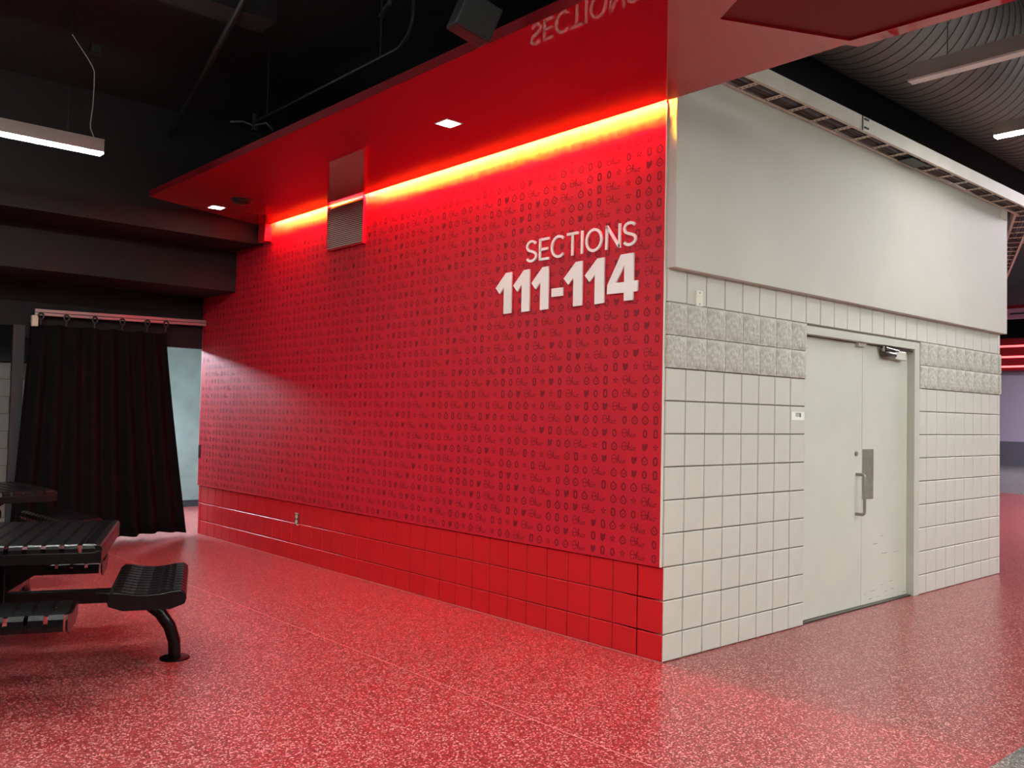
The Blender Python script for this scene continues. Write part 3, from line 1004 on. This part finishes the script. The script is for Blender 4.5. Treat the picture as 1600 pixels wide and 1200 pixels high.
# ------------------------------------------------------------------ cable tray
ct = thing('cable_tray', 'cream ladder cable tray running along the top of the grey bulkhead', 'cable tray', (0.2, -0.153, 3.656))
def tray_seg(p0, p1, nr, first):
    p0, p1 = Vector(p0), Vector(p1)
    d = (p1-p0).normalized()
    n = Vector((-d.y, d.x, 0))
    ln = (p1-p0).length
    c = (p0+p1)/2
    MB().obox(c-n*0.092+Vector((0,0,0.055)), d, n, (0,0,1), ln/2, 0.004, 0.055).build('side_rail', 'tray_paint', ct)
    MB().obox(c+n*0.092+Vector((0,0,0.055)), d, n, (0,0,1), ln/2, 0.004, 0.055).build('side_rail', 'tray_paint', ct)
    MB().obox(c-n*0.080+Vector((0,0,0.003)), d, n, (0,0,1), ln/2, 0.010, 0.003).build('rail_lip', 'tray_paint', ct)
    MB().obox(c+n*0.080+Vector((0,0,0.003)), d, n, (0,0,1), ln/2, 0.010, 0.003).build('rail_lip', 'tray_paint', ct)
    k = first
    while k < ln-0.03:
        q = p0+d*k
        m = MB()
        m.obox(q+Vector((0,0,0.006)), d, n, (0,0,1), 0.021, 0.088, 0.003)
        rg = m.build('rung', 'tray_paint', ct)
        m = MB()
        for s in (-2,-1,0,1,2):
            m.obox(q+n*(s*0.033)+Vector((0,0,0.0025)), d, n, (0,0,1), 0.005, 0.010, 0.0008)
        m.build('rung_slots', 'cable_brown', rg)['kind'] = 'stuff'
        k += 0.305
    for i, (o, mm) in enumerate(((-0.055,'cable_brown'),(-0.03,'cable_brown'),(-0.008,'cable_grey'),(0.018,'cable_brown'),(0.043,'cable_brown'),(0.066,'cable_brown'))):
        pts = []
        for q in range(25):
            s = q/24
            pts.append(p0+d*(ln*s)+n*(o+0.008*math.sin(s*19+i*2))+Vector((0,0,0.026+0.004*math.sin(s*31+i))))
        MB().tube(pts, 0.013, 8).build('cable', mm, ct, smooth=True)
tray_seg((-0.1,0,0), (5.42,0,0), 0, 0.21)
dv = Vector((math.cos(math.radians(22.4)), math.sin(math.radians(22.4)), 0))
b0 = Vector((5.40, 0.012, 0))
tray_seg(b0, b0+dv*9.0, 0, 0.12)
MB().box(1.75, 1.756, -0.102, -0.097, 0.0, 0.11).build('splice_joint', 'black_metal', ct)
for zz in (0.02, 0.085):
    MB().box(1.78, 1.84, -0.105, -0.096, zz, zz+0.012).build('splice_bolt', 'steel_dark', ct)
MB().box(2.66, 2.96, -0.06, 0.06, -0.012, -0.002).build('hanger_bracket', 'black_metal', ct)
MB().box(5.0, 5.14, 0.085, 0.105, -0.10, 0.0).build('end_bracket', 'tray_paint', ct, bevel=0.004)
for i, (x, zt) in enumerate(((1.1, 4.6), (1.3, 4.6), (1.36, 4.5))):
    tag(MB().tube([(x, 0.35, 3.67), (x-0.02, 0.38, 3.9), (x-0.06, 0.40, 4.05), (x-0.08, 0.41, 4.3), (x-0.08, 0.41, zt)], 0.006, 6).build('hanging_cable', 'cable_grey', smooth=True), ['thin grey cable hanging on the black wall, nearest the red canopy', 'thin grey cable hanging on the black wall, middle one above the tray', 'thin grey cable hanging on the black wall, farthest from the canopy'][i], 'cable', 'loose cables above the tray')

# ------------------------------------------------------------------ loudspeaker by the canopy
rx = (0.916*rt - 0.40*up).normalized()
nz_ = (-fw + 0.42*rx).normalized()
ry = nz_.cross(rx).normalized()
rx = ry.cross(nz_).normalized()
sp0 = Vector((-1.59, -0.15, 3.29))           # lower right front corner
spk = thing('loudspeaker', 'black box loudspeaker hanging in front of the red canopy edge', 'loudspeaker', sp0)
W2, H2, D2 = 0.098, 0.088, 0.085
cc = -rx*W2 + ry*H2 - nz_*D2
MB().obox(cc, rx, ry, nz_, W2, H2, D2-0.003).build('cabinet', 'speaker_case', spk, bevel=0.012)
MB().obox(cc+nz_*(D2-0.002), rx, ry, nz_, W2-0.008, H2-0.008, 0.006).build('grille', 'speaker_cloth', spk, bevel=0.006)
MB().tube([cc+nz_*(D2+0.003)-rx*0.055+ry*0.075, cc+nz_*(D2+0.007)-rx*0.055+ry*0.075], 0.006, 10).build('badge', 'sign_white', spk)
tp = cc+ry*H2
MB().tube([tp-ry*0.01, tp+Vector((0,0,0.12)), Vector((tp.x, tp.y, 4.449-sp0.z))], 0.012, 8).build('hanger_pole', 'black_metal', spk)

# ------------------------------------------------------------------ conduits, pipes and hangers on the left ceiling
def pipe(name, pts, r, label, cat='pipe', m='black_metal', group=None):
    return tag(MB().tube(pts, r, 10).build(name, m, smooth=True), label, cat, group)
pipe('conduit', [(-1.04,3.56,3.9),(-1.04,1.50,3.9)] + [(-1.04, 1.50-0.20*math.sin(math.radians(a)), 3.9+0.20*(1-math.cos(math.radians(a)))) for a in range(10, 91, 10)] + [(-1.04,1.30,4.449)], 0.012, 'thin dark conduit running above the red canopy and bending upward')
pipe('ceiling_pipe', [(-1.84,2.05,4.2),(-0.9,6.09,4.2)], 0.025, 'long dark straight pipe under the black ceiling')
pipe('hanger_rod', [(-1.05,3.33,3.9),(-1.05,3.33,4.449)], 0.006, 'thin vertical hanger rod at the far end of the conduit', 'rod', group='conduit hanger rods')
pipe('hanger_rod', [(-1.05,1.66,3.9),(-1.05,1.66,4.449)], 0.006, 'thin vertical hanger rod near the conduit bend', 'rod', group='conduit hanger rods')
spr = thing('sprinkler_head', 'small dark sprinkler fitting at the far end of the conduit', 'sprinkler', (-1.04, 3.58, 3.87))
MB().tube([(0,0,-0.03),(0,0,0.10)], 0.02, 10).build('pipe_drop', 'black_metal', spr, smooth=True)
MB().tube([(-0.02,0.0,0.0),(-0.10,0.0,0.012),(-0.19,0.05,0.0)], 0.008, 8).build('flexible_hose', 'cable_grey', spr, smooth=True)
MB().tube([(0.0,-0.02,0.0),(0.01,-0.20,-0.02),(0.03,-0.28,-0.09)], 0.008, 8).build('flexible_hose', 'cable_grey', spr, smooth=True)
MB().tube([(0,0,-0.045),(0,0,-0.03)], 0.03, 10).build('deflector', 'black_metal', spr)
pipe('conduit_elbow', [(-0.9,1.9,4.30),(-0.9,1.86,4.34),(-0.9,1.80,4.36),(-0.9,1.77,4.449)], 0.018, 'short dark conduit elbow high above the canopy', 'pipe')

# ------------------------------------------------------------------ ceilings and hall enclosure
struct('ceiling', MB().box(-14, 0.32, -14, 7.0, 4.45, 4.55), 'black_paint', 'black painted ceiling over the seating corner')
struct('ceiling_right', MB().box(0.32, 45, -14, 24, 5.6, 5.7), 'black_paint', 'black ceiling over the concourse')
struct('ceiling_riser', MB().box(0.30, 0.32, -14, 7.0, 4.55, 5.6), 'black_paint', 'black riser between the two ceilings')
for k, yy in enumerate((0.2, 2.3)):
    struct('ceiling_beam', MB().box(-9, -1.5, yy, yy+0.25, 4.20, 4.449), 'black_beam', 'black ceiling beam over the seating corner')
struct('wall_far_left', MB().box(-14.1, -14, -14, 14, 0, 4.55), 'hall_wall', 'hall wall at the far left')
struct('wall_behind', MB().box(-14, 45, -14.1, -14, 0, 5.7), 'hall_wall', 'hall wall behind the viewer')

# far concourse beyond the building
wf = MB().box(32.0, 32.2, -14, 24, 0.905, 3.54)
struct('wall_far', wf, 'far_purple', 'pale purple wall of the far concourse')
struct('baseboard_far', MB().box(31.95, 32.2, -14, 24, 0, 0.905), 'far_base', 'dark grey wainscot of the far concourse wall')
struct('trim_2', MB().box(31.6, 32.2, -14, 24, 3.54, 4.75), 'far_red', 'dark red bulkhead band above the far purple wall')
for k, zz in enumerate((3.66, 4.02, 4.42)):
    tag(MB().box(31.57, 31.60, -10, 20, zz, zz+0.07).build('light_line', 'lamp_red_line'), ['lowest glowing red line on the far bulkhead', 'middle glowing red line on the far bulkhead', 'topmost glowing red line on the far bulkhead'][k], 'light line', 'red lines on the far bulkhead')
fs = thing('far_banner', 'pink sign band with a dark mark hanging over the far concourse', 'sign', (26.0, 7.0, 4.85))
MB().box(-0.05, 0.05, -3, 3, 0, 0.32).build('band', 'far_pink', fs)
MB().box(-0.06, 0.06, -3, 3, 0.32, 0.42).build('top_rail', 'far_red', fs)
MB().box(-0.058, -0.05, -0.6, 0.05, 0.13, 0.18).build('mark', 'sign_ink', fs)
for zz in (-2.8, 2.8):
    MB().tube([(0, zz, 0.4), (0, zz, 0.75)], 0.02, 8).build('hanger', 'black_metal', fs)
for k, (fx, fy) in enumerate(((27.0, 2.5), (20.0, -1.5), (12.0, -2.5))):
    t = thing('concourse_light', ['ceiling light of the far concourse near the purple wall', 'ceiling light midway down the concourse', 'ceiling light of the concourse nearest the building'][k], 'light', (fx, fy, 5.3), 0, 'concourse ceiling lights')
    MB().box(-0.35, 0.35, -1.2, 1.2, 0, 0.1).build('housing', 'pendant_grey', t)
    MB().box(-0.32, 0.32, -1.15, 1.15, -0.01, 0.0).build('diffuser', 'lamp_far', t)
    for s in (-1, 1):
        MB().tube([(0, s, 0.1), (0, s, 0.3)], 0.008, 6).build('hanger', 'black_metal', t)
